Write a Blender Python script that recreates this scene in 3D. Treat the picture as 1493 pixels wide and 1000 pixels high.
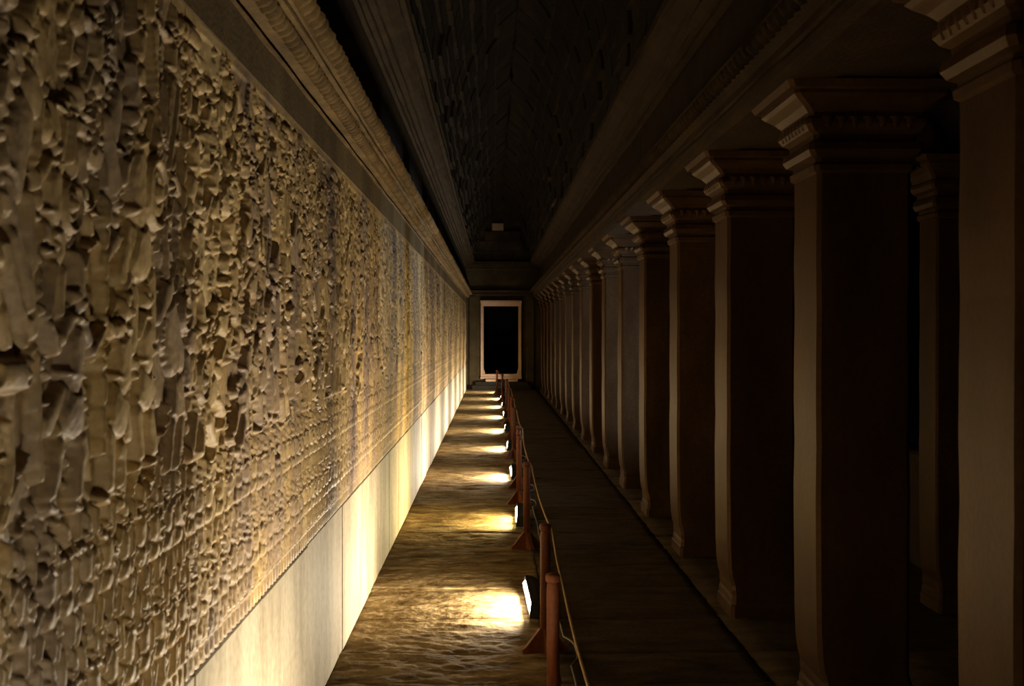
import bpy, math, random
import numpy as np
from mathutils import Vector, Matrix

# ------------------------------------------------------------------ scene, camera, light
for o in list(bpy.data.objects):
    bpy.data.objects.remove(o, do_unlink=True)
SC = bpy.context.scene
COL = SC.collection
rng = np.random.default_rng(11)
random.seed(11)

FPX = 1800.0            # focal length in pixels of a 1493 px wide frame
EYE = 1.65
cam_d = bpy.data.cameras.new('camera')
cam = bpy.data.objects.new('camera', cam_d)
COL.objects.link(cam)
cam_d.sensor_width = 36.0
cam_d.lens = FPX / 1493.0 * 36.0
cam_d.clip_start = 0.05
cam_d.clip_end = 300
cam.location = (0, 0, EYE)
cam.rotation_euler = (math.radians(90) - math.atan(15.0 / FPX), 0, -math.atan(27.5 / FPX))
cam_d.dof.use_dof = True
cam_d.dof.focus_distance = 11.0
cam_d.dof.aperture_fstop = 7.5
SC.camera = cam

SC.view_settings.view_transform = 'Standard'
SC.view_settings.look = 'None'
SC.view_settings.gamma = 1.0
SC.view_settings.use_curve_mapping = False
SC.view_settings.exposure = 0.0

w = bpy.data.worlds.new('night_sky')
SC.world = w
w.use_nodes = True
w.node_tree.nodes['Background'].inputs[0].default_value = (0.35, 0.42, 0.6, 1)
w.node_tree.nodes['Background'].inputs[1].default_value = 0.0001

LAMP_W = 50.0           # watts of every floodlight on the gallery floor

# cool floodlight of the courtyard beyond the outer columns
cl = bpy.data.lights.new('courtyard_floodlight', 'AREA')
cl.shape = 'DISK'
cl.size = 0.9
cl.energy = 210
cl.color = (0.66, 0.80, 1.0)
clo = bpy.data.objects.new('courtyard_floodlight', cl)
COL.objects.link(clo)
clo.location = (5.6, 11.4, 1.5)
clo.rotation_euler = (Vector((1.5, 17.5, 1.3)) - Vector(clo.location)).to_track_quat('-Z', 'Y').to_euler()

# ------------------------------------------------------------------ layout (metres)
XW = -0.80              # relief wall plane
XP = 1.37               # corridor face of the inner pillars
YE = 36.2               # end wall
DADO = 0.75
RTOP = 2.49
Y0, Y1 = 1.0, YE        # carved part of the wall
P0Y, PDY, NP = 3.22, 1.99, 17
XC = 0.27               # centre line of the vault

# ------------------------------------------------------------------ small helpers
def tag(o, label=None, cat=None, group=None, kind=None):
    if label: o['label'] = label
    if cat: o['category'] = cat
    if group: o['group'] = group
    if kind: o['kind'] = kind
    return o

def link(o, parent=None):
    COL.objects.link(o)
    if parent is not None:
        o.parent = parent
    return o

def empty(name, loc):
    o = bpy.data.objects.new(name, None)
    o.location = loc
    o.empty_display_size = 0.1
    return link(o)

def mesh_np(name, V, F, smooth=False):
    """V (n,3) array, F list of faces or (m,4) int array."""
    me = bpy.data.meshes.new(name)
    if isinstance(F, np.ndarray):
        V = np.asarray(V, dtype=np.float32)
        n = F.shape[0]; k = F.shape[1]
        me.vertices.add(len(V)); me.vertices.foreach_set('co', V.ravel())
        me.loops.add(n * k); me.loops.foreach_set('vertex_index', F.astype(np.int32).ravel())
        me.polygons.add(n)
        me.polygons.foreach_set('loop_start', np.arange(0, n * k, k, dtype=np.int32))
        me.polygons.foreach_set('loop_total', np.full(n, k, dtype=np.int32))
        me.update(calc_edges=True)
    else:
        me.from_pydata([tuple(map(float, v)) for v in V], [], [tuple(map(int, f)) for f in F])
        me.update()
    if smooth:
        me.polygons.foreach_set('use_smooth', np.ones(len(me.polygons), dtype=bool))
    me.validate()
    return me

class MB:
    def __init__(s): s.v = []; s.f = []
    def add(s, V, F):
        b = len(s.v)
        s.v += [tuple(p) for p in V]
        s.f += [tuple(i + b for i in f) for f in F]
        return s
    def box(s, x0, x1, y0, y1, z0, z1, bev=0.0):
        if bev <= 0:
            V = [(x, y, z) for z in (z0, z1) for y in (y0, y1) for x in (x0, x1)]
            F = [(0, 2, 3, 1), (4, 5, 7, 6), (0, 1, 5, 4), (2, 6, 7, 3), (0, 4, 6, 2), (1, 3, 7, 5)]
            return s.add(V, F)
        b = bev
        V = []; F = []
        def ring(z, i):
            a0, a1, c0, c1 = x0 + i, x1 - i, y0 + i, y1 - i
            return [(a0 + b, c0, z), (a1 - b, c0, z), (a1, c0 + b, z), (a1, c1 - b, z),
                    (a1 - b, c1, z), (a0 + b, c1, z), (a0, c1 - b, z), (a0, c0 + b, z)]
        for z, i in ((z0, b), (z0 + b, 0), (z1 - b, 0), (z1, b)):
            V += ring(z, i)
        for r in range(3):
            for k in range(8):
                F.append((r * 8 + k, r * 8 + (k + 1) % 8, r * 8 + 8 + (k + 1) % 8, r * 8 + 8 + k))
        F.append(tuple(range(7, -1, -1))); F.append(tuple(range(24, 32)))
        return s.add(V, F)
    def tube(s, pts, r, n=8, cap=True):
        pts = [Vector(p) for p in pts]
        rr = r if isinstance(r, (list, tuple)) else [r] * len(pts)
        V = []; F = []
        up = Vector((0.13, 0.21, 1)).normalized()
        for i, p in enumerate(pts):
            d = (pts[min(i + 1, len(pts) - 1)] - pts[max(i - 1, 0)]).normalized()
            a = d.cross(up)
            if a.length < 0.2: a = d.cross(Vector((1, 0, 0)))
            a.normalize(); b = d.cross(a).normalized()
            for k in range(n):
                t = 2 * math.pi * k / n
                V.append(p + (a * math.cos(t) + b * math.sin(t)) * rr[i])
        for i in range(len(pts) - 1):
            for k in range(n):
                F.append((i * n + k, i * n + (k + 1) % n, i * n + n + (k + 1) % n, i * n + n + k))
        if cap:
            F.append(tuple(range(n - 1, -1, -1)))
            F.append(tuple(range((len(pts) - 1) * n, len(pts) * n)))
        return s.add(V, F)
    def lathe(s, prof, n=20, M=None):
        V = []; F = []
        for (r, z) in prof:
            for k in range(n):
                t = 2 * math.pi * k / n
                p = Vector((r * math.cos(t), r * math.sin(t), z))
                V.append(M @ p if M else p)
        for i in range(len(prof) - 1):
            for k in range(n):
                F.append((i * n + k, i * n + (k + 1) % n, i * n + n + (k + 1) % n, i * n + n + k))
        F.append(tuple(range(n - 1, -1, -1)))
        F.append(tuple(range((len(prof) - 1) * n, len(prof) * n)))
        return s.add(V, F)
    def sqlathe(s, prof, x0, x1, y0, y1, ch=0.02):
        """stack of chamfered rectangles; prof = [(outset, z)...]; outset may be (ox0,ox1,oy0,oy1)"""
        V = []; F = []
        for (o, z) in prof:
            if not isinstance(o, tuple): o = (o, o, o, o)
            a0, a1, c0, c1 = x0 - o[0], x1 + o[1], y0 - o[2], y1 + o[3]
            V += [(a0 + ch, c0, z), (a1 - ch, c0, z), (a1, c0 + ch, z), (a1, c1 - ch, z),
                  (a1 - ch, c1, z), (a0 + ch, c1, z), (a0, c1 - ch, z), (a0, c0 + ch, z)]
        n = 8
        for i in range(len(prof) - 1):
            for k in range(n):
                F.append((i * n + k, i * n + (k + 1) % n, i * n + n + (k + 1) % n, i * n + n + k))
        F.append(tuple(range(n - 1, -1, -1)))
        F.append(tuple(range((len(prof) - 1) * n, len(prof) * n)))
        return s.add(V, F)
    def mesh(s, name, mat, smooth=False):
        me = bpy.data.meshes.new(name)
        me.from_pydata(s.v, [], s.f); me.validate(); me.update()
        if mat: me.materials.append(mat)
        if smooth:
            me.polygons.foreach_set('use_smooth', np.ones(len(me.polygons), dtype=bool))
        return me
    def build(s, name, mat, parent=None, smooth=False):
        return link(bpy.data.objects.new(name, s.mesh(name, mat, smooth)), parent)

def inst(name, me, parent, loc=(0, 0, 0), rot=(0, 0, 0), scale=(1, 1, 1)):
    o = bpy.data.objects.new(name, me)
    o.location = loc; o.rotation_euler = rot; o.scale = scale
    return link(o, parent)

def vnoise(x, y, seed=0):
    """smooth value noise in -1..1 on arrays"""
    xi = np.floor(x).astype(np.int64); yi = np.floor(y).astype(np.int64)
    fx = x - xi; fy = y - yi
    fx = fx * fx * (3 - 2 * fx); fy = fy * fy * (3 - 2 * fy)
    def h(a, b):
        n = (a * 374761393 + b * 668265263 + seed * 974634777) & 0x7fffffff
        n = ((n ^ (n >> 13)) * 1274126177) & 0x7fffffff
        n = n ^ (n >> 16)
        return (n & 0xffff) / 32767.5 - 1.0
    return ((h(xi, yi) * (1 - fx) + h(xi + 1, yi) * fx) * (1 - fy)
            + (h(xi, yi + 1) * (1 - fx) + h(xi + 1, yi + 1) * fx) * fy)

def fbm(x, y, octs=4, seed=0, gain=0.5):
    t = 0; a = 1.0
    for i in range(octs):
        t = t + a * vnoise(x * 2 ** i + 17.3 * i, y * 2 ** i - 9.1 * i, seed + i)
        a *= gain
    return t

# ------------------------------------------------------------------ materials
def stone(name, cols, scale=3.0, rough=0.8, bump=0.3, stretch=(1, 1, 1), fine=40.0, bdist=0.01, spec=0.3, pos=None):
    m = bpy.data.materials.new(name); m.use_nodes = True
    nt = m.node_tree; N = nt.nodes; L = nt.links
    b = N['Principled BSDF']
    geo = N.new('ShaderNodeNewGeometry')
    mp = N.new('ShaderNodeMapping'); mp.inputs['Scale'].default_value = stretch
    L.new(geo.outputs['Position'], mp.inputs['Vector'])
    n1 = N.new('ShaderNodeTexNoise'); n1.inputs['Scale'].default_value = scale
    n1.inputs['Detail'].default_value = 6; n1.inputs['Roughness'].default_value = 0.62
    L.new(mp.outputs[0], n1.inputs['Vector'])
    cr = N.new('ShaderNodeValToRGB')
    els = cr.color_ramp.elements
    k = len(cols)
    ps = pos or [0.3 + 0.4 * i / (k - 1) for i in range(k)]
    els[0].position = ps[0]; els[0].color = (*cols[0], 1)
    els[1].position = ps[-1]; els[1].color = (*cols[-1], 1)
    for i in range(1, k - 1):
        e = els.new(ps[i]); e.color = (*cols[i], 1)
    L.new(n1.outputs['Fac'], cr.inputs['Fac'])
    n2 = N.new('ShaderNodeTexNoise'); n2.inputs['Scale'].default_value = fine
    n2.inputs['Detail'].default_value = 4
    L.new(geo.outputs['Position'], n2.inputs['Vector'])
    mx = N.new('ShaderNodeMix'); mx.data_type = 'RGBA'; mx.blend_type = 'OVERLAY'
    mx.inputs[0].default_value = 0.35
    L.new(cr.outputs['Color'], mx.inputs[6]); L.new(n2.outputs['Color'], mx.inputs[7])
    hs = N.new('ShaderNodeHueSaturation'); hs.inputs['Saturation'].default_value = 1.0
    L.new(mx.outputs[2], hs.inputs['Color'])
    bw = N.new('ShaderNodeRGBToBW'); L.new(n2.outputs['Color'], bw.inputs[0])
    mx2 = N.new('ShaderNodeMix'); mx2.data_type = 'RGBA'; mx2.blend_type = 'OVERLAY'; mx2.inputs[0].default_value = 0.5
    L.new(cr.outputs['Color'], mx2.inputs[6]); L.new(bw.outputs[0], mx2.inputs[7])
    L.new(mx2.outputs[2], b.inputs['Base Color'])
    b.inputs['Roughness'].default_value = rough
    b.inputs['Specular IOR Level'].default_value = spec
    if bump > 0:
        bp = N.new('ShaderNodeBump'); bp.inputs['Strength'].default_value = bump
        bp.inputs['Distance'].default_value = bdist
        ad = N.new('ShaderNodeMath'); ad.operation = 'ADD'
        L.new(n1.outputs['Fac'], ad.inputs[0]); L.new(n2.outputs['Fac'], ad.inputs[1])
        L.new(ad.outputs[0], bp.inputs['Height'])
        L.new(bp.outputs['Normal'], b.inputs['Normal'])
    N.remove(hs); N.remove(mx)
    return m

M = {}
M['relief'] = stone('relief_sandstone', [(0.15, 0.105, 0.085), (0.32, 0.225, 0.14), (0.50, 0.34, 0.145), (0.64, 0.47, 0.24)],
                    scale=1.6, rough=0.5, bump=0.35, stretch=(1, 1.5, 0.45), fine=60, bdist=0.006, spec=0.4)
M['dado'] = stone('dado_sandstone', [(0.27, 0.215, 0.13), (0.41, 0.34, 0.225), (0.52, 0.44, 0.31)],
                  scale=2.0, rough=0.7, bump=0.25, stretch=(1, 2.0, 0.6), fine=30, bdist=0.006)
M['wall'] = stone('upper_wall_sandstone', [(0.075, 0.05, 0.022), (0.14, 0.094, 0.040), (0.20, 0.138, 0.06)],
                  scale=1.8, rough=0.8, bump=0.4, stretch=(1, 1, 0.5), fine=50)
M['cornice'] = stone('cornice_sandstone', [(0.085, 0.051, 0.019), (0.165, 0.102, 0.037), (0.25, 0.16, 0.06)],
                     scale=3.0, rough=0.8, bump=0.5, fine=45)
M['vault'] = stone('dark_vault_stone', [(0.007, 0.005, 0.003), (0.018, 0.0125, 0.007), (0.045, 0.031, 0.015)],  # near-black brown base colour for all vault stones
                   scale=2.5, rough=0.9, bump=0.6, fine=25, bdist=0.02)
M['beam'] = stone('shade_darkened_sandstone', [(0.022, 0.012, 0.005), (0.038, 0.022, 0.009), (0.060, 0.036, 0.014)],  # shade of the upper and right-hand stonework put into the base colour
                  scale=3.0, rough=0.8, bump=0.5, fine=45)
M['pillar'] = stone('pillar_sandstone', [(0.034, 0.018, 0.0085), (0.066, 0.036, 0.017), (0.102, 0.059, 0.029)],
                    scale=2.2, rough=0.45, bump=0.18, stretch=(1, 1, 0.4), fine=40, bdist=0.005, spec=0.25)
M['pillar'].node_tree.nodes['Principled BSDF'].inputs['Specular Tint'].default_value = (1.0, 0.58, 0.25, 1)   # orange put into the sheen, standing for warm reflected light
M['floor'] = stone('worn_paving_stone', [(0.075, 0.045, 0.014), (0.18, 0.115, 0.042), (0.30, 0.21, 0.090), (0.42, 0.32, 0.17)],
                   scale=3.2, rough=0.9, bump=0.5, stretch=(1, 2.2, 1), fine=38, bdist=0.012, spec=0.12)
M['floor_shade'] = stone('shade_darkened_paving', [(0.030, 0.019, 0.007), (0.060, 0.039, 0.016), (0.095, 0.065, 0.028)],  # paving right of the lamps, its shade put into the colour
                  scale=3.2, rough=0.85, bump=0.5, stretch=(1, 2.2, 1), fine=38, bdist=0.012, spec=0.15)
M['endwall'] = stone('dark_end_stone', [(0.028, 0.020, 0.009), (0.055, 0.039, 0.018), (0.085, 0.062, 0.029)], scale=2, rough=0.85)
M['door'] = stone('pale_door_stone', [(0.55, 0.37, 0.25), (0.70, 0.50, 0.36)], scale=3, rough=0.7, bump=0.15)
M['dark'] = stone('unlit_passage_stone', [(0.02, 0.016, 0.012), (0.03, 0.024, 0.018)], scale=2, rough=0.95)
M['ground'] = stone('courtyard_earth', [(0.008, 0.008, 0.005), (0.016, 0.015, 0.010)], scale=1.2, rough=0.95)
M['wood'] = stone('red_brown_wood', [(0.13, 0.038, 0.014), (0.22, 0.07, 0.025)], scale=6, rough=0.55, bump=0.15, stretch=(4, 4, 0.5), fine=60, bdist=0.003)
M['rope'] = stone('hemp_rope', [(0.35, 0.22, 0.10), (0.5, 0.34, 0.17)], scale=60, rough=0.8, bump=0.3, fine=200, bdist=0.002)
M['cable'] = stone('grey_rubber_cable', [(0.16, 0.14, 0.10), (0.22, 0.19, 0.14)], scale=20, rough=0.5, bump=0.0)
M['metal'] = stone('black_lamp_metal', [(0.012, 0.012, 0.012), (0.025, 0.024, 0.022)], scale=8, rough=0.45, bump=0.05)

def glow(name, col, s):
    m = bpy.data.materials.new(name); m.use_nodes = True
    b = m.node_tree.nodes['Principled BSDF']
    b.inputs['Base Color'].default_value = (0.8, 0.8, 0.8, 1)
    b.inputs['Roughness'].default_value = 0.2
    b.inputs['Emission Color'].default_value = (*col, 1)
    b.inputs['Emission Strength'].default_value = s
    return m
M['lens'] = glow('lit_lamp_glass', (1.0, 0.93, 0.85), 14.0)
M['lens_y'] = glow('lit_lamp_glass_yellow', (1.0, 0.88, 0.55), 14.0)

# ------------------------------------------------------------------ carved relief as a height map (metres)
RES = 0.004
NV = int(round((RTOP - DADO) / RES)) + 1
NY = int(round((Y1 - Y0) / RES)) + 1
HM = np.zeros((NV, NY), dtype=np.float32)

def _win(y0, y1, v0, v1):
    a = max(0, int((y0 - Y0) / RES)); b = min(NY, int((y1 - Y0) / RES) + 2)
    c = max(0, int(v0 / RES)); d = min(NV, int(v1 / RES) + 2)
    if a >= b or c >= d: return None
    yy = (Y0 + RES * np.arange(a, b, dtype=np.float32))[None, :]
    vv = (RES * np.arange(c, d, dtype=np.float32))[:, None]
    return a, b, c, d, yy, vv

GW = 0.0055                                # width of the cut line around every carved shape
def _put(wn, q, base, h, mode='max', r=0.02):
    a, b, c, d, yy, vv = wn
    ins = q < 1
    sub = HM[c:d, a:b]
    if mode == 'sub':
        sub[:] = np.where(ins, sub - h * np.clip(1 - q, 0, 1) ** 0.4, sub)
        return
    hh = (base + h * np.clip(1 - q, 0, 1) ** 0.33) * 1.25
    rim = (q >= 1) & (q < (1 + GW / r) ** 2)
    sub[:] = np.where(ins, np.maximum(hh, sub - 0.004), np.where(rim, np.maximum(sub - 0.011, -0.004), sub))

def ell(y, v, ry, rv, base, h, ang=0.0, mode='max'):
    R = max(ry, rv) + GW
    wn = _win(y - R, y + R, v - R, v + R)
    if wn is None: return
    yy, vv = wn[4] - y, wn[5] - v
    ca, sa = math.cos(ang), math.sin(ang)
    q = ((yy * ca + vv * sa) / ry) ** 2 + ((-yy * sa + vv * ca) / rv) ** 2
    _put(wn, q, base, h, mode, min(ry, rv))

def cap(p0, p1, r0, r1, base, h, mode='max'):
    R = max(r0, r1) + GW
    wn = _win(min(p0[0], p1[0]) - R, max(p0[0], p1[0]) + R, min(p0[1], p1[1]) - R, max(p0[1], p1[1]) + R)
    if wn is None: return
    dy, dv = p1[0] - p0[0], p1[1] - p0[1]
    l2 = dy * dy + dv * dv + 1e-9
    yy, vv = wn[4] - p0[0], wn[5] - p0[1]
    t = np.clip((yy * dy + vv * dv) / l2, 0, 1)
    r = r0 + (r1 - r0) * t
    q = ((yy - t * dy) ** 2 + (vv - t * dv) ** 2) / (r * r)
    _put(wn, q, base, h, mode, r)

def ring(y, v, r, wd, base, h):
    wn = _win(y - r - wd, y + r + wd, v - r - wd, v + r + wd)
    if wn is None: return
    dd = np.sqrt((wn[4] - y) ** 2 + (wn[5] - v) ** 2)
    _put(wn, ((dd - r) / wd) ** 2, base, h, 'max', wd)

U = random.uniform
def warrior(y, v, H, f, base, tilt=0.0, dep=0.022, shield=None):
    """dancing or marching warrior; v = ground line, H = height, f = facing, tilt turns the whole body"""
    ct, st = math.cos(tilt), math.sin(tilt)
    def P(a, b):
        a *= H * f; b *= H
        return (y + a * ct - b * st, v + a * st + b * ct)
    s = U(0.6, 1.3)
    # legs
    kneeF = (0.13 * s, 0.27); kneeB = (-0.09 * s, 0.24)
    cap(P(-0.03, 0.46), P(*kneeB), 0.075 * H, 0.052 * H, base, dep * 0.8)
    cap(P(*kneeB), P(-0.17 * s, 0.02), 0.05 * H, 0.033 * H, base, dep * 0.75)
    cap(P(0.03, 0.46), P(*kneeF), 0.08 * H, 0.055 * H, base, dep)
    cap(P(*kneeF), P(0.08 * s, 0.02), 0.052 * H, 0.034 * H, base, dep * 0.9)
    if H > 0.27: cap(P(0.08 * s, 0.015), P(0.17 * s, 0.012), 0.027 * H, 0.022 * H, base, dep * 0.7)
    if H > 0.27: cap(P(-0.17 * s, 0.015), P(-0.09 * s, 0.012), 0.027 * H, 0.022 * H, base, dep * 0.6)
    # kilt with flying end and belt
    cap(P(0, 0.52), P(0.01, 0.40), 0.09 * H, 0.125 * H, base, dep * 1.1)
    cap(P(-0.08, 0.47), P(-0.2 * s, 0.33), 0.035 * H, 0.05 * H, base, dep * 0.6)
    if H > 0.27: cap(P(-0.09, 0.54), P(0.09, 0.54), 0.018 * H, 0.018 * H, base, dep * 1.35)
    # torso, neck, head, tall headdress
    cap(P(0, 0.55), P(0.015, 0.74), 0.078 * H, 0.115 * H, base, dep * 1.15)
    if H > 0.27: cap(P(-0.06, 0.765), P(0.09, 0.765), 0.02 * H, 0.02 * H, base, dep * 1.35)
    ell(*P(0.03, 0.86), 0.062 * H, 0.075 * H, base, dep * 1.35, tilt)
    cap(P(0.02, 0.91), P(-0.02, 1.03), 0.052 * H, 0.014 * H, base, dep * 1.1)
    ell(*P(-0.035, 0.85), 0.02 * H, 0.032 * H, base, dep * 1.4, tilt)
    # arms
    k = random.random()
    e1 = (0.2, 0.70 + U(-0.08, 0.1)); h1 = (0.27 + U(-0.05, 0.08), 0.85 + U(-0.12, 0.15))
    cap(P(0.08, 0.75), P(*e1), 0.042 * H, 0.034 * H, base, dep)
    cap(P(*e1), P(*h1), 0.034 * H, 0.024 * H, base, dep)
    e2 = (-0.2, 0.68 + U(-0.1, 0.12)); h2 = (-0.22 + U(-0.1, 0.1), 0.88 + U(-0.25, 0.1))
    cap(P(-0.07, 0.75), P(*e2), 0.042 * H, 0.034 * H, base, dep * 0.9)
    cap(P(*e2), P(*h2), 0.034 * H, 0.024 * H, base, dep * 0.9)
    if k < 0.5:                                   # spear or lance
        a = U(-0.35, 0.2)
        cap(P(h1[0] - 0.55 * math.sin(a), h1[1] - 0.55), P(h1[0] + 0.4 * math.sin(a), h1[1] + 0.42), 0.012 * H, 0.012 * H, base, dep * 0.9)
        cap(P(h1[0] + 0.4 * math.sin(a), h1[1] + 0.40), P(h1[0] + 0.5 * math.sin(a), h1[1] + 0.52), 0.024 * H, 0.006 * H, base, dep)
    elif k < 0.8:                                 # raised sword
        cap(P(*h2), P(h2[0] + U(-0.1, 0.25), h2[1] + 0.28), 0.015 * H, 0.022 * H, base, dep)
    if (shield is None and random.random() < 0.42) or shield:
        sy, sv = P(0.2, 0.58)
        r = 0.15 * H
        ell(sy, sv, r, r * 1.15, base, dep * 1.1, 0)
        ring(sy, sv, r * 0.78, r * 0.13, base + dep * 0.55, dep * 0.7)
        ell(sy, sv, r * 0.24, r * 0.24, base + dep, dep * 0.5)

def horse(y, v, H, f, base, dep=0.026):
    def P(a, b): return (y + a * H * f, v + b * H)
    ell(*P(0, 0.52), 0.34 * H, 0.17 * H, base, dep)
    ell(*P(-0.26, 0.56), 0.15 * H, 0.18 * H, base, dep * 1.1)
    cap(P(0.25, 0.58), P(0.44, 0.9), 0.14 * H, 0.085 * H, base, dep * 1.1)
    cap(P(0.44, 0.92), P(0.64, 0.76), 0.08 * H, 0.05 * H, base, dep * 1.2)
    for i in range(5):
        cap(P(0.17 + 0.05 * i, 0.72 + 0.06 * i), P(0.09 + 0.055 * i, 0.8 + 0.06 * i), 0.02 * H, 0.015 * H, base, dep)
    for (a, b, c) in ((0.25, 0.33, 0.42), (0.2, 0.15, 0.24), (-0.27, -0.36, -0.28), (-0.22, -0.16, -0.05)):
        cap(P(a, 0.42), P(b + U(-.04, .04), 0.22), 0.065 * H, 0.045 * H, base, dep)
        cap(P(b, 0.22), P(c, 0.01), 0.04 * H, 0.03 * H, base, dep * 0.9)
    cap(P(-0.4, 0.62), P(-0.52, 0.3), 0.045 * H, 0.03 * H, base, dep * 0.8)
    cap(P(-0.13, 0.69), P(0.13, 0.69), 0.03 * H, 0.03 * H, base + dep * .5, dep)

def wheel(y, v, r, base, dep=0.024):
    ring(y, v, r, r * 0.1, base, dep)
    ring(y, v, r * 0.82, r * 0.05, base, dep * 0.7)
    ell(y, v, r * 0.2, r * 0.2, base, dep * 1.2)
    for i in range(10):
        a = 2 * math.pi * i / 10
        cap((y + 0.15 * r * math.cos(a), v + 0.15 * r * math.sin(a)), (y + 0.9 * r * math.cos(a), v + 0.9 * r * math.sin(a)), r * 0.045, r * 0.045, base, dep * 0.7)

def parasol(y, v, H, base, dep=0.02):
    cap((y, v), (y, v + H), 0.009, 0.009, base, dep)
    for i in range(3):
        ww = 0.15 - 0.035 * i
        cap((y - ww, v + H + 0.055 * i), (y + ww, v + H + 0.055 * i), 0.026, 0.026, base, dep * 1.1)

def banner(y, v, H, f, base, dep=0.018):
    cap((y, v), (y + 0.04 * f, v + H), 0.01, 0.009, base, dep)
    cap((y + 0.03 * f, v + H * 0.55), (y + 0.15 * f, v + H * 0.93), 0.035, 0.055, base, dep * 0.9)
    cap((y + 0.05 * f, v + H * 0.6), (y + 0.16 * f, v + H * 0.97), 0.008, 0.008, base + dep * .6, dep * 0.6)

# background foliage, shallow
yy = (Y0 + RES * np.arange(NY, dtype=np.float32)); vv = RES * np.arange(NV, dtype=np.float32)
for c in range(0, NY, 1000):
    gy, gv = np.meshgrid(yy[c:c + 1000], vv)
    n = fbm(gy * 22, gv * 14, 3, 5)
    HM[:, c:c + 1000] = 0.004 * np.abs(n) + 0.003 * fbm(gy * 1.3, gv * 1.1, 2, 9)

# upper rows first (flatter, further), lower rows overlap them
def row(v, H, pitch, base, dep, tiltp=0.0, f0=1, pf=0.85, jit=0.03, special=0.0):
    y = Y0 - 0.1
    while y < Y1 + 0.1:
        f = f0 if random.random() < pf else -f0
        k = random.random()
        if k < special * 0.45:
            horse(y + 0.15, v + U(-jit, jit), H * U(0.95, 1.15), f, base, dep * 1.1)
            warrior(y + 0.15, v + H * 0.42, H * 0.8, f, base + dep * .4, 0, dep)
            y += H * 1.15
        elif k < special * 0.7:
            wheel(y + 0.14, v + 0.14, U(0.11, 0.15), base, dep)
            cap((y - 0.02, v + .27), (y + 0.34, v + .27), 0.028, 0.028, base, dep)
            warrior(y + 0.16, v + 0.27, H * 0.85, f, base, 0, dep)
            y += H * 0.9
        elif k < special:
            banner(y, v + H * 0.2, H * U(1.1, 1.5), f, base, dep)
            y += pitch * 0.6
        else:
            tl = U(-0.25, 0.25) if random.random() > tiltp else U(-1.5, 1.5)
            warrior(y, v + U(-jit, jit) + (H * 0.3 if abs(tl) > 0.8 else 0), H * U(0.88, 1.1), f, base + U(0, 0.008), tl, dep * U(0.85, 1.2))
            y += pitch * U(0.8, 1.25)
for (yb, vb) in [(y, U(1.2, 1.35)) for y in np.arange(Y0, Y1, 0.75)]:
    parasol(yb + U(-.2, .2), vb - 0.15, U(0.32, 0.45), 0.004, 0.012)
def clutter(n, v0, v1, base, dep):
    """leaves, limbs, weapons and hair that fill the ground between the figures"""
    for _ in range(n):
        y = U(Y0, Y1); v = U(v0, v1); a = U(0, 6.28); L = U(0.02, 0.06); r = U(0.005, 0.011); bend = U(-1.0, 1.0)
        b = base + U(0, 0.006)
        for k in range(3):
            y2, v2 = y + L * math.cos(a), v + L * math.sin(a)
            cap((y, v), (y2, v2), r, r * 0.8, b, dep)
            y, v, a, r = y2, v2, a + bend, r * 0.8
clutter(1800, 0.5, 1.66, 0.003, 0.010)
row(1.36, 0.30, 0.17, 0.003, 0.011, 0.05, 1, 0.9, 0.03, 0.15)
row(1.12, 0.37, 0.20, 0.004, 0.014, 0.30, -1, 0.7, 0.05, 0.25)
clutter(500, 0.5, 1.5, 0.005, 0.012)
row(0.86, 0.42, 0.22, 0.005, 0.016, 0.35, 1, 0.6, 0.06, 0.30)
row(0.56, 0.44, 0.22, 0.006, 0.017, 0.20, -1, 0.6, 0.04, 0.25)
# a few large heroes that break the rows
for yb in np.arange(Y0 + 0.3, Y1, 1.6):
    warrior(yb + U(-.3, .3), U(0.55, 0.95), U(0.5, 0.72), random.choice((-1, 1)), 0.009, U(-0.3, 0.3), 0.022)
clutter(350, 0.5, 1.5, 0.009, 0.012)
# two rows of marching soldiers above the border, each on its own ledge
for (v0, v1, b) in ((0.285, 0.30, 0.008), (0.515, 0.53, 0.008)):
    c, d = int(v0 / RES), int(v1 / RES)
    HM[c:d, :] = np.maximum(HM[c:d, :], b + 0.004)
for (v, H) in ((0.305, 0.245), (0.065, 0.25)):
    c, d = int(v / RES), int((v + H * 0.9) / RES)
    HM[c:d, :] = np.minimum(HM[c:d, :], 0.008)
    y = Y0
    while y < Y1:
        warrior(y, v, H * U(0.94, 1.03), 1, 0.006, U(-0.06, 0.06), 0.014, shield=(random.random() < 0.35))
        cap((y + 0.05, v + 0.02), (y + 0.065, v + H * 1.02), 0.006, 0.006, 0.006, 0.014)
        y += U(0.10, 0.135)
# lotus border along the lower edge
c = int(0.055 / RES)
HM[:c, :] = 0.004
y = Y0
while y < Y1:
    cap((y, 0.012), (y, 0.040), 0.026, 0.014, 0.003, 0.007)
    y += 0.058
HM[int(0.052 / RES):int(0.064 / RES), :] = 0.011
# plain fillet along the upper edge with a fine frieze under it
c = int((RTOP - DADO - 0.028) / RES)
HM[c:, :] = 0.008
# holes and chips
for i in range(230):
    t = random.random()
    y = Y0 + 0.7 + (Y1 - Y0 - 1.0) * t ** 1.7
    ell(y, U(0.45, 1.6), U(0.014, 0.04), U(0.010, 0.024), 0, U(0.03, 0.055), U(-0.9, 0.9), 'sub')
# weathering
for c in range(0, NY, 1000):
    gy, gv = np.meshgrid(yy[c:c + 1000], vv)
    HM[:, c:c + 1000] += 0.0012 * fbm(gy * 60, gv * 60, 2, 21) + 0.002 * fbm(gy * 3, gv * 3, 2, 33)
wear = None

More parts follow.
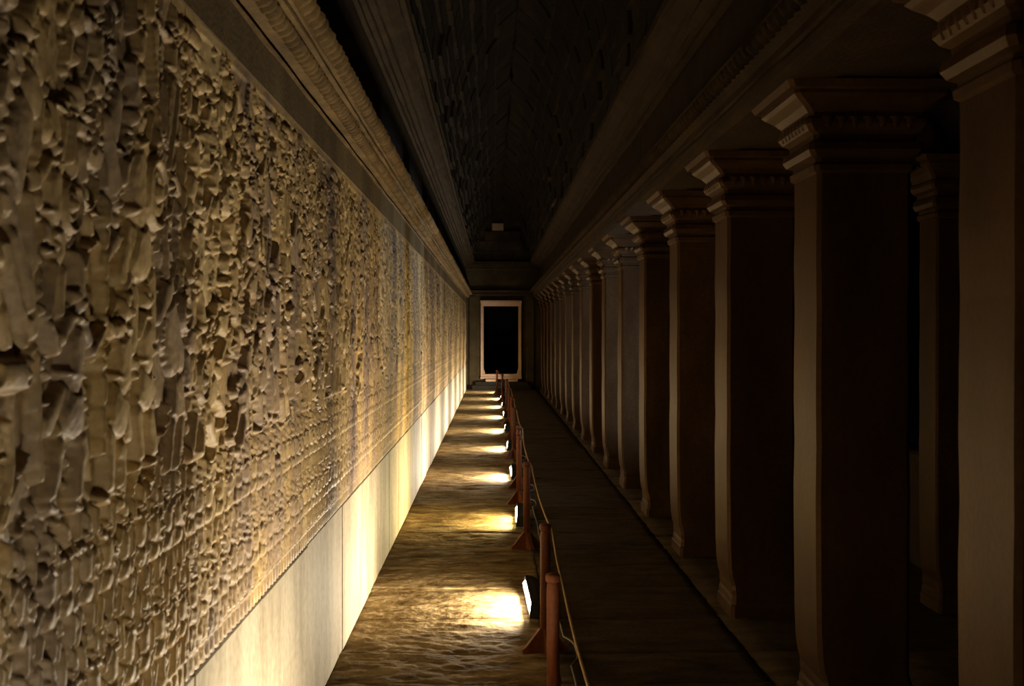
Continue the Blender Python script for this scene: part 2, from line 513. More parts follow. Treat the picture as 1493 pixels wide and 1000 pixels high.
def blur(A, n=1):
    for _ in range(n):
        A[1:-1, :] = (A[:-2, :] + 2 * A[1:-1, :] + A[2:, :]) / 4
        A[:, 1:-1] = (A[:, :-2] + 2 * A[:, 1:-1] + A[:, 2:]) / 4
    return A
blur(HM, 1)
HM *= (0.62 + 0.38 / (1 + np.exp((yy - 5.6) / 0.9)))[None, :]      # the carving gets shallower along the wall

# ------------------------------------------------------------------ LEFT WALL
wall_l = MB()
wall_l.box(XW - 0.6, XW - 0.03, -2, YE, -0.2, RTOP)                 # core behind dado and relief
wall_l.box(XW - 0.6, XW + 0.016, -2, YE, RTOP, 2.66)                        # plain band over the relief
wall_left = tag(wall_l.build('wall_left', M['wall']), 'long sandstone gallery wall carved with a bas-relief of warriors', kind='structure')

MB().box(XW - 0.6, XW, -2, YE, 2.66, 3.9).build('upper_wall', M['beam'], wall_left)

def relief_panel(ya, yb, sy, sv):
    ia = int(round((ya - Y0) / RES)); ib = int(round((yb - Y0) / RES))
    ci = np.unique(np.append(np.arange(ia, ib, sy), min(ib, NY - 1)))
    ri = np.unique(np.append(np.arange(0, NV, sv), NV - 1))
    h = HM[np.ix_(ri, ci)].copy()
    h[:, 0] -= 0.012; h[:, -1] -= 0.012
    Yg, Vg = np.meshgrid(Y0 + RES * ci, DADO + RES * ri)
    V = np.stack([XW + h, Yg, Vg], -1).reshape(-1, 3)
    nr, nc = h.shape
    idx = np.arange(nr * nc).reshape(nr, nc)
    F = np.stack([idx[:-1, :-1], idx[:-1, 1:], idx[1:, 1:], idx[1:, :-1]], -1).reshape(-1, 4)
    me = mesh_np('relief_panel', V, F, True)
    me.materials.append(M['relief'])
    return link(bpy.data.objects.new('relief_panel', me), wall_left)

for (a, b, sy, sv) in ((1.0, 3.2, 1, 1), (3.2, 4.6, 2, 1), (4.6, 6.0, 2, 1), (6.0, 8.6, 3, 2), (8.6, 11.3, 3, 2), (11.3, 14.0, 3, 2),
                       (14.0, 17.0, 5, 3), (17.0, 20.0, 5, 3), (20.0, 23.2, 5, 3), (23.2, 26.4, 5, 3), (26.4, 29.6, 5, 3), (29.6, 32.8, 5, 3), (32.8, YE, 5, 3)):
    relief_panel(a, b, sy, sv)
MB().box(XW - 0.1, XW + 0.008, -2, 1.0, DADO, RTOP).build('relief_panel', M['relief'], wall_left)

# dado blocks, butt-jointed slabs below the relief
y = -2.0
while y < YE:
    L = U(0.85, 1.35)
    y1 = min(y + L, YE)
    MB().box(XW - 0.05, XW + 0.012 + U(-0.004, 0.004), y + 0.0015, y1 - 0.0015, -0.02, DADO - 0.002, 0.006).build('dado_block', M['dado'], wall_left)
    y = y1

def extrude(prof, y0, y1, step, wob=0.0, seed=0, mb=None):
    """prof = [(x,z)...] open strip swept along y with a slight hand-cut wobble"""
    mb = mb or MB()
    ys = np.append(np.arange(y0, y1 - step * 0.5, step), y1)
    V = []; F = []
    K = np.arange(len(prof), dtype=float)
    YY, KK = np.meshgrid(ys, K, indexing='ij')
    DX = wob * fbm(YY * 1.7, KK * 3.7, 3, seed); DZ = wob * fbm(YY * 1.3 + 40, KK * 2.9, 3, seed + 5)
    for i, yv in enumerate(ys):
        for k, (x, z) in enumerate(prof):
            V.append((x + DX[i, k], yv, z + DZ[i, k]))
    n = len(prof)
    for i in range(len(ys) - 1):
        for k in range(n - 1):
            F.append((i * n + k, i * n + n + k, i * n + n + k + 1, i * n + k + 1))
    return mb.add(V, F)

# lower cornice of the left wall: band lip, groove, cyma, fillets, scalloped crown
cl_prof = [(-0.81, 2.635), (-0.785, 2.64), (-0.775, 2.655), (-0.785, 2.665), (-0.80, 2.668), (-0.80, 2.680), (-0.77, 2.684),
           (-0.745, 2.690), (-0.715, 2.705), (-0.700, 2.722), (-0.698, 2.730), (-0.682, 2.732), (-0.680, 2.745), (-0.688, 2.748),
           (-0.688, 2.755), (-0.672, 2.757), (-0.668, 2.766), (-0.655, 2.775), (-0.640, 2.800), (-0.638, 2.822), (-0.83, 2.835)]
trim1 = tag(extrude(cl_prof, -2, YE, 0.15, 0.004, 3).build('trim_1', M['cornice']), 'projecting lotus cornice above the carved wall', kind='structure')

def petal_mesh(name, wd, ht, dp, mat):
    """rounded, pointed lotus petal hanging downwards; local x = out, y = along, z = up, root at the top"""
    V = []; F = []
    cols, rows_ = 5, 5
    for r in range(rows_):
        t = r / (rows_ - 1)
        hw = wd * 0.5 * math.sqrt(max(0.0, 1 - t ** 2.4)) + 0.001
        for c in range(cols):
            s = -1 + 2 * c / (cols - 1)
            V.append((dp * (1 - 0.75 * s * s) * (0.35 + 0.65 * math.sin(math.pi * (0.25 + 0.6 * t))), s * hw, -ht * t))
    for r in range(rows_ - 1):
        for c in range(cols - 1):
            F.append((r * cols + c, (r + 1) * cols + c, (r + 1) * cols + c + 1, r * cols + c + 1))
    m = MB().add(V, F)
    return m.mesh(name, mat, True)

pet = petal_mesh('lotus_petal', 0.072, 0.068, 0.055, M['cornice'])
petr = petal_mesh('lotus_petal', 0.072, 0.068, 0.055, M['beam'])
pet2 = petal_mesh('lotus_petal', 0.056, 0.055, 0.04, M['cornice'])

def petal_join(name, me, places, parent):
    n0 = len(me.vertices)
    co = np.zeros(n0 * 3, dtype=np.float32); me.vertices.foreach_get('co', co); co = co.reshape(-1, 3)
    fs = np.array([p.vertices[:] for p in me.polygons])
    V = []; F = []
    for i, (loc, rot) in enumerate(places):
        R = np.array(rot.to_matrix(), dtype=np.float32)
        V.append(co @ R.T + np.array(loc, dtype=np.float32)); F.append(fs + i * n0)
    m = mesh_np(name, np.concatenate(V), np.concatenate(F), True)
    m.materials.append(me.materials[0])
    return tag(link(bpy.data.objects.new(name, m), parent), kind='stuff')

from mathutils import Euler
rot_l = Euler((0, math.radians(-35), 0))          # leans out over the corridor
pl = []
y = 3.3
i = 0
while y < YE - 0.05:
    loc = (-0.648 + U(-0.004, 0.004), y, 2.825 + U(-0.003, 0.003))
    r = Euler((U(-.06, .06), math.radians(30), 0))
    if i < 300:
        inst('lotus_petal', pet, trim1, loc, r)
    else:
        pl.append((loc, r))
    y += 0.1; i += 1
if pl: petal_join('lotus_petal_row', pet, pl, trim1)
pl = [((-0.712 + U(-.003, .003), yv, 2.727), Euler((U(-.05, .05), math.radians(48), 0))) for yv in np.arange(2.5, YE - 0.05, 0.078)]
petal_join('small_petal_row', pet2, pl, trim1)

# upper cornice, left
cu_prof = [(-0.82, 3.53), (-0.80, 3.54), (-0.775, 3.545), (-0.77, 3.57), (-0.745, 3.575), (-0.735, 3.60), (-0.70, 3.61),
           (-0.69, 3.63), (-0.655, 3.635), (-0.62, 3.655), (-0.585, 3.685), (-0.575, 3.70), (-0.545, 3.705), (-0.54, 3.75), (-0.72, 3.76)]
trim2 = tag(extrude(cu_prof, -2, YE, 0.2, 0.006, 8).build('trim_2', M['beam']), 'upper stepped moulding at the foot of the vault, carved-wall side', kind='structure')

# ------------------------------------------------------------------ FLOOR
def floor_h(x, y):
    return (0.006 * fbm(x * 1.6, y * 2.6, 3, 51) + 0.0055 * fbm(x * 6, y * 10, 4, 61, 0.6) + 0.0025 * fbm(x * 22, y * 30, 2, 71))

fl = MB().box(XW - 0.1, 3.6, -2, YE + 0.5, -0.30, -0.055)
floor = tag(fl.build('floor', M['floor']), 'worn sandstone paving of the gallery walkway', kind='structure')

def slab(x0, x1, y0, y1, step, mat='floor'):
    g = 0.0015
    nx = max(3, int((x1 - x0) / step)); ny = max(3, int((y1 - y0) / step))
    xs = np.linspace(x0 + g, x1 - g, nx + 1); ys = np.linspace(y0 + g, y1 - g, ny + 1)
    X, Y = np.meshgrid(xs, ys)
    Z = floor_h(X, Y) + U(-0.002, 0.002) - 0.014
    e = np.minimum(np.minimum(X - x0, x1 - X), np.minimum(Y - y0, y1 - Y))
    Z = Z - 0.005 * np.clip(1 - e / 0.03, 0, 1) ** 2
    Z = np.minimum(Z, 0.004)
    V = np.stack([X, Y, Z], -1).reshape(-1, 3)
    nr, nc = X.shape
    idx = np.arange(nr * nc).reshape(nr, nc)
    F = np.stack([idx[:-1, :-1], idx[:-1, 1:], idx[1:, 1:], idx[1:, :-1]], -1).reshape(-1, 4)
    # skirt
    rim = np.concatenate([idx[0, :], idx[1:, -1], idx[-1, -2::-1], idx[-2:0:-1, 0]])
    lo = V[rim].copy(); lo[:, 2] = -0.06
    b = len(V); n = len(rim); k = np.arange(n)
    F2 = np.stack([rim, b + k, b + (k + 1) % n, rim[(k + 1) % n]], -1)
    me = mesh_np('paving_slab', np.concatenate([V, lo]), np.concatenate([F, F2]), True)
    me.materials.append(M[mat])
    link(bpy.data.objects.new('paving_slab', me), floor)

y = -2.0
while y < YE:
    L = U(0.55, 0.95) * (1.0 if y < 16 else 1.3)
    y1 = min(y + L, YE)
    if YE - y1 < 0.3: y1 = YE
    c1 = -0.8 + U(0.4, 0.65); c2 = 0.30 + U(-0.03, 0.03)
    near = 0.014 if 4.5 < y < 10 else (0.025 if y < 17 else 0.05)
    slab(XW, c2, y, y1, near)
    slab(c2, 1.33, y, y1, 0.06 if y < 17 else 0.12, 'floor_shade')
    y = y1
y = -2.0
while y < YE:                                            # kerb line under the pillars and the side aisle
    L = U(0.8, 1.2); y1 = min(y + L, YE)
    if YE - y1 < 0.3: y1 = YE
    slab(1.33, 1.95, y, y1, 0.15, 'floor_shade')
    if y < 22: slab(1.95, 3.3, y, y1, 0.25, 'floor_shade')
    y = y1

# ------------------------------------------------------------------ RIGHT ENTABLATURE over the pillars
ORD = ['nearest', 'second', 'third', 'fourth', 'fifth', 'sixth', 'seventh', 'eighth', 'ninth', 'tenth', 'eleventh', 'twelfth',
       'thirteenth', 'fourteenth', 'fifteenth', 'sixteenth', 'seventeenth']
wr = MB()
wr.box(1.27, 1.80, -2, YE, 2.70, 2.93)
wr.box(XP, 1.80, -2, YE, 2.93, 3.9)
wall_right = tag(wr.build('wall_right', M['beam']), 'stone beam and wall carried by the pillar row', kind='structure')
rc_prof = [(1.40, 2.690), (1.205, 2.690), (1.155, 2.700), (1.150, 2.735), (1.165, 2.745), (1.165, 2.760), (1.148, 2.765), (1.150, 2.800),
           (1.135, 2.835), (1.105, 2.870), (1.085, 2.885), (1.082, 2.905), (1.105, 2.912), (1.40, 2.935)]
rc_prof = rc_prof[::-1]
trim3 = tag(extrude(rc_prof, -2, YE, 0.15, 0.004, 14).build('trim_3', M['beam']), 'lotus cornice along the beam above the pillars', kind='structure')
pl = []; i = 0; y = 2.6
while y < YE - 0.05:
    loc = (1.105, y, 2.893)
    r = Euler((U(-.06, .06), math.radians(22), math.pi))
    if i < 300: inst('lotus_petal', petr, trim3, loc, r)
    else: pl.append((loc, r))
    y += 0.1; i += 1
if pl: petal_join('lotus_petal_row', petr, pl, trim3)
ru_prof = [(2 * XC - x, z) for (x, z) in cu_prof][::-1]
trim4 = tag(extrude(ru_prof, -2, YE, 0.2, 0.006, 18).build('trim_4', M['beam']), 'upper stepped moulding at the foot of the vault, pillar side', kind='structure')

# ------------------------------------------------------------------ PILLARS
PW, PD = 0.40, 0.42
def pillar_meshes():
    x0, x1, y0, y1 = 0, PW, 0, PD
    sh = MB()
    prof = [((-0.020, 0, 0, 0), 0.20), ((-0.010, 0, 0, 0), 0.27), ((-0.004, 0, 0, 0), 0.40), (0, 0.75)]
    prof += [(0.002 * math.sin(k * 2.3), 0.75 + k * 0.2) for k in range(1, 8)] + [(0, 2.33)]
    sh.sqlathe(prof, x0, x1, y0, y1, 0.018)
    ba = MB()
    ba.sqlathe([((-0.020, .04, .03, .03), -0.03), ((-0.020, .04, .03, .03), 0.05), ((-0.030, .03, .02, .02), 0.06), ((-0.030, .03, .02, .02), 0.09),
                ((-0.034, .012, .008, .008), 0.11), ((-0.030, .018, .012, .012), 0.14), ((-0.030, .008, .004, .004), 0.165), ((-0.022, 0.0, 0, 0), 0.202)],
               x0, x1, y0, y1, 0.02)
    ca = MB()
    ca.sqlathe([(0.0, 2.325), (0.014, 2.335), (0.018, 2.36), (0.006, 2.372), (0.006, 2.385), (0.03, 2.395), (0.045, 2.42), (0.04, 2.45),
                (0.018, 2.462), (0.02, 2.485), (0.045, 2.50), (0.062, 2.525), (0.062, 2.545), (0.045, 2.555), (0.05, 2.575)], x0, x1, y0, y1, 0.02)
    ab = MB()
    ab.sqlathe([(0.05, 2.574), (0.075, 2.60), (0.11, 2.625), (0.125, 2.64), (0.125, 2.655), (0.15, 2.66), (0.165, 2.69)], x0, x1, y0, y1, 0.02)
    pt = petal_mesh('capital_petal', 0.055, 0.05, 0.016, M['pillar'])
    return (sh.mesh('shaft', M['pillar'], False), ba.mesh('base', M['pillar']), ca.mesh('capital', M['pillar']), ab.mesh('abacus', M['pillar']), pt)
PM = pillar_meshes()
def pillar(name, x, y, sx=1.0, sy=1.0, petals=True):
    e = empty(name, (x, y, 0))
    for nm, me in zip(('shaft', 'base', 'capital', 'abacus'), PM[:4]):
        p = inst(nm, me, e, scale=(sx, sy, 1))
        if nm == 'capital' and petals:
            for k in range(7):
                inst('capital_petal', PM[4], p, (-0.056, 0.03 + k * 0.06, 2.556), (0, math.radians(12), math.pi))
                inst('capital_petal', PM[4], p, (0.03 + k * 0.057, -0.056, 2.556), (0, math.radians(12), -math.pi / 2))
    return e
for k in range(NP):
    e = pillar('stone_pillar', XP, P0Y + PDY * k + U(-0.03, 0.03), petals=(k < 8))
    tag(e, '%s square stone pillar of the row right of the walkway, counted from the camera' % ORD[k], 'pillar', 'inner pillars along the walkway')

# side aisle: outer pillars, tie beams, roof, added light-blocking wall
for k in range(0, 8):
    e = pillar('aisle_pillar', 2.62, P0Y + PDY * k + 0.06, 0.75, 0.72, petals=False)
    tag(e, '%s slimmer pillar of the dark side aisle, beyond the main row' % ORD[k], 'pillar', 'outer pillars of the side aisle')
ra = MB()
prof = [(1.80, 3.25), (2.1, 3.22), (2.4, 3.10), (2.65, 2.92), (2.75, 2.72), (3.05, 2.70), (3.05, 3.0), (2.4, 3.4), (1.80, 3.5)]
extrude(prof, -2, YE, 2.0, 0.0, 0, ra)
aisle = tag(ra.build('ceiling_aisle', M['vault']), 'half vault over the dark side aisle', kind='structure')
for k in range(0, 8):
    yk = P0Y + PDY * k + 0.06
    b = MB()
    pts = [(1.70, 2.60), (2.0, 2.66), (2.3, 2.68), (2.64, 2.60), (2.64, 2.84), (2.3, 2.92), (2.0, 2.90), (1.70, 2.84)]
    V = [(x, yk + 0.02, z) for x, z in pts] + [(x, yk + 0.26, z) for x, z in pts]
    n = len(pts)
    F = [tuple(range(n)), tuple(range(2 * n - 1, n - 1, -1))] + [(i, n + i, n + (i + 1) % n, (i + 1) % n) for i in range(n)]
    b.add(V, F).build('tie_beam', M['pillar'], aisle)
tag(MB().box(3.02, 3.28, -2, YE, -0.05, 0.80, 0.02).build('wall_light_block', M['beam']), 'unseen low wall added to keep courtyard light off the floor', kind='structure')  # added out of view, shields the floor from the courtyard lamp
tag(MB().box(3.3, 40, -30, 70, -0.6, -0.45).build('ground', M['ground']), 'dark courtyard ground beyond the side aisle', kind='structure')

# ------------------------------------------------------------------ VAULT
HALF = 0.81
ZB, ZT = 3.75, 5.45
NC = 9
def vault_x(t):                          # half width at height fraction t
    return HALF * (1 - t ** 1.7) ** 0.75 if t < 1 else 0.0
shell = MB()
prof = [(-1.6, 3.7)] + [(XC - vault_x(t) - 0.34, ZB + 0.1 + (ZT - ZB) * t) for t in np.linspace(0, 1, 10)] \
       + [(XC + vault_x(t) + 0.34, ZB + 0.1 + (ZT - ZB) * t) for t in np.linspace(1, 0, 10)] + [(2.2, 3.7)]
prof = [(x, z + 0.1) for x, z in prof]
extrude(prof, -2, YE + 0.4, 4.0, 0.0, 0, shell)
ceiling = tag(shell.build('ceiling', M['vault']), 'pointed corbelled vault of near-black stone', kind='structure')
def vault_block(side, c, L):
    """one corbelled course stone, local y 0..L, world x and z"""
    t0, t1 = c / NC, (c + 1) / NC
    z0, z1 = ZB + (ZT - ZB) * t0, ZB + (ZT - ZB) * t1 - 0.006
    a, b = vault_x(t0), max(vault_x(t1), 0.0)
    pts = [(a - 0.012, z0), (a * 0.6 + b * 0.4 + 0.004, (z0 * 0.6 + z1 * 0.4)), (b + 0.012, z1), (b + 0.42, z1), (a + 0.40, z0)]
    V = []; n = len(pts)
    for yv, ins in ((0.0, 0.012), (0.012, 0), (L - 0.012, 0), (L, 0.012)):
        V += [(XC + side * (x + (ins if i < 3 else 0)), yv, z) for i, (x, z) in enumerate(pts)]
    F = []
    for r in range(3):
        for k in range(n):
            q = (r * n + k, r * n + (k + 1) % n, r * n + n + (k + 1) % n, r * n + n + k)
            F.append(q if side < 0 else q[::-1])
    F.append(tuple(range(n)) if side > 0 else tuple(range(n - 1, -1, -1)))
    F.append(tuple(range(3 * n, 4 * n))[::-1] if side > 0 else tuple(range(3 * n, 4 * n)))
    return MB().add(V, F)
stones = []
vmesh = {}
for side in (-1, 1):
    for c in range(NC):
        y = -2.0 + U(-0.4, 0)
        while y < YE:
            Lq = random.choice((0.55, 0.7, 0.85, 1.0))
            stones.append((y, side, c, Lq, U(-0.022, 0.022)))
            y += Lq + 0.008
vis = sorted([s for s in stones if s[0] > 5.0], key=lambda s: s[0])
front = set(id(s) for s in vis[:300])
rest = MB()
for s in stones:
    y, side, c, Lq, dx = s
    if id(s) in front:
        key = (side, c, Lq)
        if key not in vmesh: vmesh[key] = vault_block(side, c, Lq).mesh('vault_stone', M['vault'])
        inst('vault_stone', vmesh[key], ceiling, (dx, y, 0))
    else:
        b = vault_block(side, c, Lq)
        rest.add([(v[0] + dx, v[1] + y, v[2]) for v in b.v], b.f)
tag(rest.build('vault_stone_courses', M['vault'], ceiling), kind='stuff')

# ------------------------------------------------------------------ END WALL AND DOORWAY
DX0, DX1, DZ0, DZ1 = -0.28, 0.744, 0.44, 2.43
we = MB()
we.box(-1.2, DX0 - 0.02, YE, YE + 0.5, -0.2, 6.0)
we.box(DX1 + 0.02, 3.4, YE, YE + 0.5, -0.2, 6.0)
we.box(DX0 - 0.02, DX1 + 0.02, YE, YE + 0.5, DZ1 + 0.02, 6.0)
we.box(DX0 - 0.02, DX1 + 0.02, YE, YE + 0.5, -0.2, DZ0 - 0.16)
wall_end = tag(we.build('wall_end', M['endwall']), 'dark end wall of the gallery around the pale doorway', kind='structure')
for (z0, z1, d) in ((2.74, 2.80, 0.05), (2.82, 2.9, 0.09), (3.50, 3.55, 0.08), (3.56, 3.68, 0.13), (3.69, 3.73, 0.17)):
    MB().box(XW, 1.30, YE - d, YE + 0.01, z0, z1, 0.008).build('moulding', M['endwall'], wall_end)
for (x0, x1) in ((-0.70, -0.50), (0.98, 1.20)):
    MB().box(x0, x1, YE - 0.06, YE + 0.01, 0.0, 2.73, 0.01).build('pilaster', M['endwall'], wall_end)
for i, (z0, z1) in enumerate(((3.76, 4.05), (4.06, 4.34), (4.35, 4.62))):
    for (x0, x1) in (((-0.5, 0.0), (0.01, 0.55), (0.56, 1.05)), ((-0.4, 0.2), (0.21, 0.9)), ((-0.25, 0.27), (0.28, 0.8)))[i]:
        MB().box(x0, x1, YE - 0.04 - U(0, .03), YE + 0.01, z0, z1, 0.01).build('gable_stone', M['endwall'], wall_end)
tag(MB().box(-0.03, 0.31, YE - 0.05, YE + 0.01, 4.63, 4.86, 0.015).build('gable_stone', M['door'], wall_end), 'pale block high in the dark gable')

door_1 = tag(empty('door_1', (0, YE, 0)), 'pale stone door frame around a pitch-dark opening', kind='structure')
def dpart(name, *a, bev=0.008):
    o = MB().box(a[0], a[1], a[2], a[3], a[4], a[5], bev).build(name, M['door'], door_1)
    return o
dpart('jamb', DX0 - 0.085, DX0 - 0.03, -0.10, 0.25, 0.30, 2.56)
dpart('inner_moulding', DX0 - 0.035, DX0, -0.055, 0.25, DZ0, DZ1)
dpart('jamb', DX1 + 0.03, DX1 + 0.085, -0.10, 0.25, 0.30, 2.56)
dpart('inner_moulding', DX1, DX1 + 0.035, -0.055, 0.25, DZ0, DZ1)
dpart('lintel', DX0 - 0.095, DX1 + 0.095, -0.11, 0.25, 2.52, 2.60)
dpart('inner_moulding', DX0 - 0.03, DX1 + 0.03, -0.055, 0.25, DZ1, 2.525)
dpart('sill', DX0 - 0.095, DX1 + 0.095, -0.14, 0.4, 0.30, 0.36)
dpart('inner_moulding', DX0 - 0.03, DX1 + 0.03, -0.09, 0.4, 0.355, DZ0)
for (x0, x1) in ((DX0 + 0.06, DX0 + 0.36), (DX1 - 0.30, DX1 - 0.02)):
    dpart('step_block', x0, x1, -0.26, 0.05, 0.225, 0.297)
for s in (-1, 1):                                        # flared foot of each jamb, as the frame widens at the bottom
    x = DX0 if s < 0 else DX1
    V = [(x, -0.06, DZ0), (x - s * 0.05, -0.06, DZ0), (x, -0.06, DZ0 + 0.16), (x, 0.2, DZ0), (x - s * 0.05, 0.2, DZ0), (x, 0.2, DZ0 + 0.16)]
    F = [(0, 1, 2), (5, 4, 3), (0, 3, 4, 1), (1, 4, 5, 2), (2, 5, 3, 0)]
    MB().add(V, F).build('jamb_foot', M['door'], door_1)
# dark stair below the sill
MB().box(-0.62, 1.12, YE - 0.34, YE, -0.02, 0.12, 0.012).build('stair_step', M['dark'], wall_end)
MB().box(-0.52, 1.02, YE - 0.28, YE, 0.12, 0.224, 0.012).build('stair_step', M['dark'], wall_end)
# unlit room behind the doorway
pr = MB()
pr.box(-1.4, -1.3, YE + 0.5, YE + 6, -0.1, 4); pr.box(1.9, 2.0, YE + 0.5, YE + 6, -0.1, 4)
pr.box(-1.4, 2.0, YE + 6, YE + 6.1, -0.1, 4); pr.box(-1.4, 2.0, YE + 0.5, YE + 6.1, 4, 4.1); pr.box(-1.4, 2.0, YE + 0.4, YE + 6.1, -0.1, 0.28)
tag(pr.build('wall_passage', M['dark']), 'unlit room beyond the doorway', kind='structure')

# ------------------------------------------------------------------ FLOODLIGHTS on the floor
LAMP_X = 0.24
lamp_y = [0.74 + 3.36 * i for i in range(11)]
ORDL = ['floodlight beside the camera, outside the picture', 'floodlight on the floor just below the lower edge of the picture',
        'nearest long floodlight in view, white, beside the near rope posts', 'second floodlight in view, casting a yellow light on the wall',
        'third floodlight in view', 'fourth floodlight in view', 'fifth floodlight in view', 'sixth floodlight in view',
        'seventh floodlight in view', 'eighth floodlight in view', 'farthest floodlight in view, before the doorway']
TILT = math.radians(7)
LL, LH = 0.78, 0.070                       # glass length and height
def lamp_parts():
    """trough floodlight, length along y, facing -x; origin on the floor under its middle"""
    def tilted(mb):
        c, s_ = math.cos(TILT), math.sin(TILT)
        mb.v = [(x * c + z * s_ - 0.02, y, -x * s_ + z * c + 0.016) for (x, y, z) in mb.v]
        return mb
    hs = MB()
    prof = [(-0.018, -0.010), (-0.018, 0.0), (0.0, 0.004), (0.0, LH - 0.004), (-0.018, LH), (-0.018, LH + 0.010), (0.03, LH + 0.008), (0.07, LH * 0.8), (0.075, LH * 0.3), (0.03, -0.008)]
    n = len(prof); V = [(x, -LL / 2, z) for x, z in prof] + [(x, LL / 2, z) for x, z in prof]
    hs.add(V, [(i, (i + 1) % n, n + (i + 1) % n, n + i) for i in range(n)])
    hs = tilted(hs)
    ec = []
    for sgn in (-1, 1):
        m = MB(); y0, y1 = sorted((sgn * LL / 2, sgn * (LL / 2 + 0.014)))
        n = 6; pr = [(-0.020, -0.012), (-0.020, LH + 0.012), (0.032, LH + 0.011), (0.073, LH * 0.82), (0.078, LH * 0.28), (0.031, -0.011)]
        V = [(x, y0, z) for x, z in pr] + [(x, y1, z) for x, z in pr]
        m.add(V, [tuple(range(n)), tuple(range(2 * n - 1, n - 1, -1))] + [(i, n + i, n + (i + 1) % n, (i + 1) % n) for i in range(n)])
        ec.append(tilted(m).mesh('end_cap', M['metal']))
    gl = MB()
    gp = [(-0.004 - 0.026 * math.sin(math.pi * k / 8), 0.003 + (LH - 0.006) * k / 8) for k in range(9)]
    V = [(x if abs(y) < LL / 2 - 0.01 else -0.004 + (x + 0.004) * 0.3, y, z) for y in (-LL / 2 + 0.004, -LL / 2 + 0.03, LL / 2 - 0.03, LL / 2 - 0.004) for x, z in gp]
    gl.add(V, [(r * 9 + k, r * 9 + 9 + k, r * 9 + 10 + k, r * 9 + 1 + k) for r in range(3) for k in range(8)])
    gl = tilted(gl)
    br = []; nut = []
    for yb in (-0.22, 0.22):
        m = MB().box(0.02, 0.03, yb - 0.014, yb + 0.014, 0.0, 0.05).box(-0.03, 0.09, yb - 0.014, yb + 0.014, -0.006, 0.004)
        br.append(m.mesh('bracket', M['metal']))
        nut.append(MB().lathe([(0.012, 0.0), (0.012, 0.006), (0.007, 0.010), (0.007, 0.018)], 8, Matrix.Translation((0.070, yb, 0.004))).mesh('bolt', M['metal']))
    fins = [tilted(MB().box(0.06, 0.092, y - 0.002, y + 0.002, 0.012, LH - 0.014)).mesh('cooling_fin', M['metal']) for y in np.linspace(-0.3, 0.3, 9)]
    return hs.mesh('housing', M['metal']), gl, ec, br, nut, fins
LP = lamp_parts()
GM = LP[1].mesh('glass', M['lens']); GMY = LP[1].mesh('glass', M['lens_y'])
for i, yl in enumerate(lamp_y):
    e = empty('floodlight', (LAMP_X, yl, 0.006))
    e.rotation_euler = (0, 0, math.radians(-14) if i == len(lamp_y) - 1 else math.radians(U(-1.5, 1.5)))
    tag(e, ORDL[i] + ', on the floor facing the wall' if 3 < i < 10 else ORDL[i], 'floodlight', 'floodlights along the foot of the wall')
    yel = (i == 3)
    inst('housing', LP[0], e); inst('glass', GMY if yel else GM, e)
    for c in LP[2]: inst('end_cap', c, e)
    for bm_, nm_ in zip(LP[3], LP[4]):
        bo = inst('bracket', bm_, e); inst('bolt', nm_, bo)
    for f in LP[5]: inst('cooling_fin', f, e)
    ld = bpy.data.lights.new('floodlight_beam', 'AREA')
    ld.shape = 'RECTANGLE'; ld.size = LL - 0.04; ld.size_y = LH - 0.03
    ld.energy = LAMP_W * (0.8 if yel else U(0.88, 1.12)) * (0.75 if i == 0 else 1.75 if i == 1 else 1.0)
    ld.color = (1.0, 0.80, 0.36) if yel else (1.0, 0.87 + U(-.02, .02), 0.66 + U(-.03, .03))
    ld.spread = math.radians(172)
    lo = bpy.data.objects.new('floodlight_beam', ld)
    link(lo, e)
    aim = TILT + math.radians(14 if i < 2 else 5)
    d = Vector((-math.cos(aim), 0, math.sin(aim)))
    up = Vector((math.sin(aim), 0, math.cos(aim)))
    R = Matrix((Vector((0, 1, 0)), up, -d)).transposed()
    if R.determinant() < 0: R = Matrix((Vector((0, -1, 0)), up, -d)).transposed()
    ctr = Vector((-0.02, 0, 0.016)) + up * (LH / 2) + d * 0.034
    lo.matrix_local = Matrix.Translation(ctr) @ R.to_4x4()

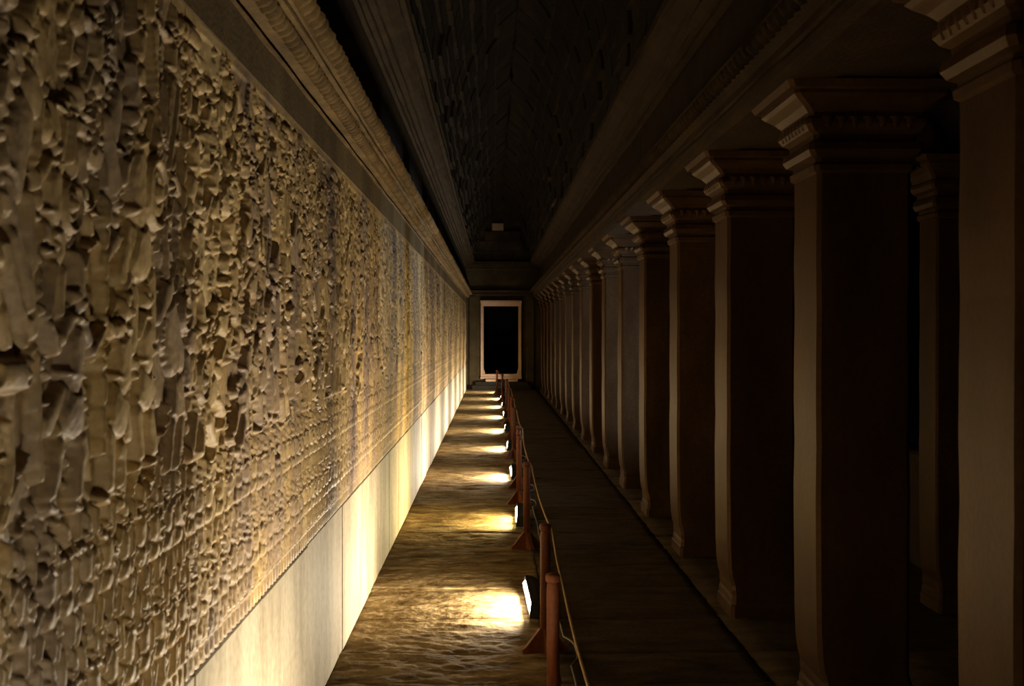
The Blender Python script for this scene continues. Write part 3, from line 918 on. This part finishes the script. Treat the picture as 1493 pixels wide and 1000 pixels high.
# ------------------------------------------------------------------ ROPE BARRIER
post_at = [(0.30, 2.55), (0.246, 5.04), (0.268, 6.36), (0.256, 9.43), (0.25, 11.9), (0.275, 13.1), (0.27, 16.2), (0.285, 19.0), (0.29, 22.3),
           (0.275, 25.7), (0.22, 29.4), (0.10, 32.6)]
PH = 0.65
def post_mesh():
    po = MB().lathe([(0.026, 0.0), (0.026, 0.6), (0.024, 0.62), (0.0215, 0.625), (0.0215, 0.632)], 14)
    kn = MB().lathe([(0.028, 0.632), (0.030, 0.638), (0.030, 0.655), (0.026, 0.664), (0.012, 0.668)], 14)
    fins = []
    for a in (0, 90, 180, 270):
        ca, sa = math.cos(math.radians(a)), math.sin(math.radians(a))
        prof = [(0.018, 0.0), (0.125, 0.0), (0.125, 0.022), (0.105, 0.036), (0.03, 0.125), (0.018, 0.125)]
        V = []
        for t in (-0.013, 0.013):
            V += [(r * ca - t * sa, r * sa + t * ca, z) for r, z in prof]
        n = len(prof)
        F = [tuple(range(n - 1, -1, -1)), tuple(range(n, 2 * n))] + [(i, (i + 1) % n, n + (i + 1) % n, n + i) for i in range(n)]
        fins.append(MB().add(V, F).mesh('foot', M['wood']))
    return po.mesh('pole', M['wood'], True), kn.mesh('knob', M['wood'], True), fins
PO = post_mesh()
ORDP = ['rope post next to the camera, below the picture', 'nearest wooden rope post in view, cut by the lower edge', 'second wooden rope post, dark, beside the nearest floodlight',
        'third wooden rope post from the camera', 'fourth wooden rope post, with a lit splayed foot', 'fifth wooden rope post from the camera', 'sixth wooden rope post from the camera',
        'seventh wooden rope post from the camera', 'eighth wooden rope post from the camera', 'ninth wooden rope post from the camera',
        'second farthest wooden rope post, before the doorway', 'farthest wooden rope post, before the doorway sill']
for i, (x, y) in enumerate(post_at):
    e = empty('rope_post', (x, y, 0.0))
    e.rotation_euler = (U(-.004, .004), U(-.004, .004), math.radians(U(15, 30)))
    tag(e, ORDP[i], 'rope post', 'posts of the rope barrier')
    inst('pole', PO[0], e); inst('knob', PO[1], e)
    for f in PO[2]: inst('foot', f, e)
rp = []
for i in range(len(post_at) - 1):
    (xa, ya), (xb, yb) = post_at[i], post_at[i + 1]
    span = yb - ya
    sag = 0.12 if i == 0 else min(0.05, 0.018 * span)
    n = 14
    for k in range(n if i < len(post_at) - 2 else n + 1):
        t = k / n
        rp.append((xa + (xb - xa) * t + 0.038, ya + span * t, 0.628 - sag * 4 * t * (1 - t)))
tag(MB().tube(rp, 0.0065, 6).build('barrier_rope', M['rope'], None, True), 'thin tan rope strung from post to post along the walkway', 'rope')

# power cable that feeds the floodlights
cp = []
for yv in np.arange(0.3, 34.0, 0.06):
    x = 0.375 + 0.02 * float(vnoise(np.array([yv * 1.9]), np.array([0.3]), 4)[0])
    for (px, py) in post_at:
        x = max(x, px + 0.150 * math.exp(-((yv - py) / 0.35) ** 4) + 0.012)
    cp.append((x, yv, 0.008))
tag(MB().tube(cp, 0.006, 6).build('power_cable', M['cable'], None, True), 'thin power cable winding along the floor behind the floodlights', 'cable')
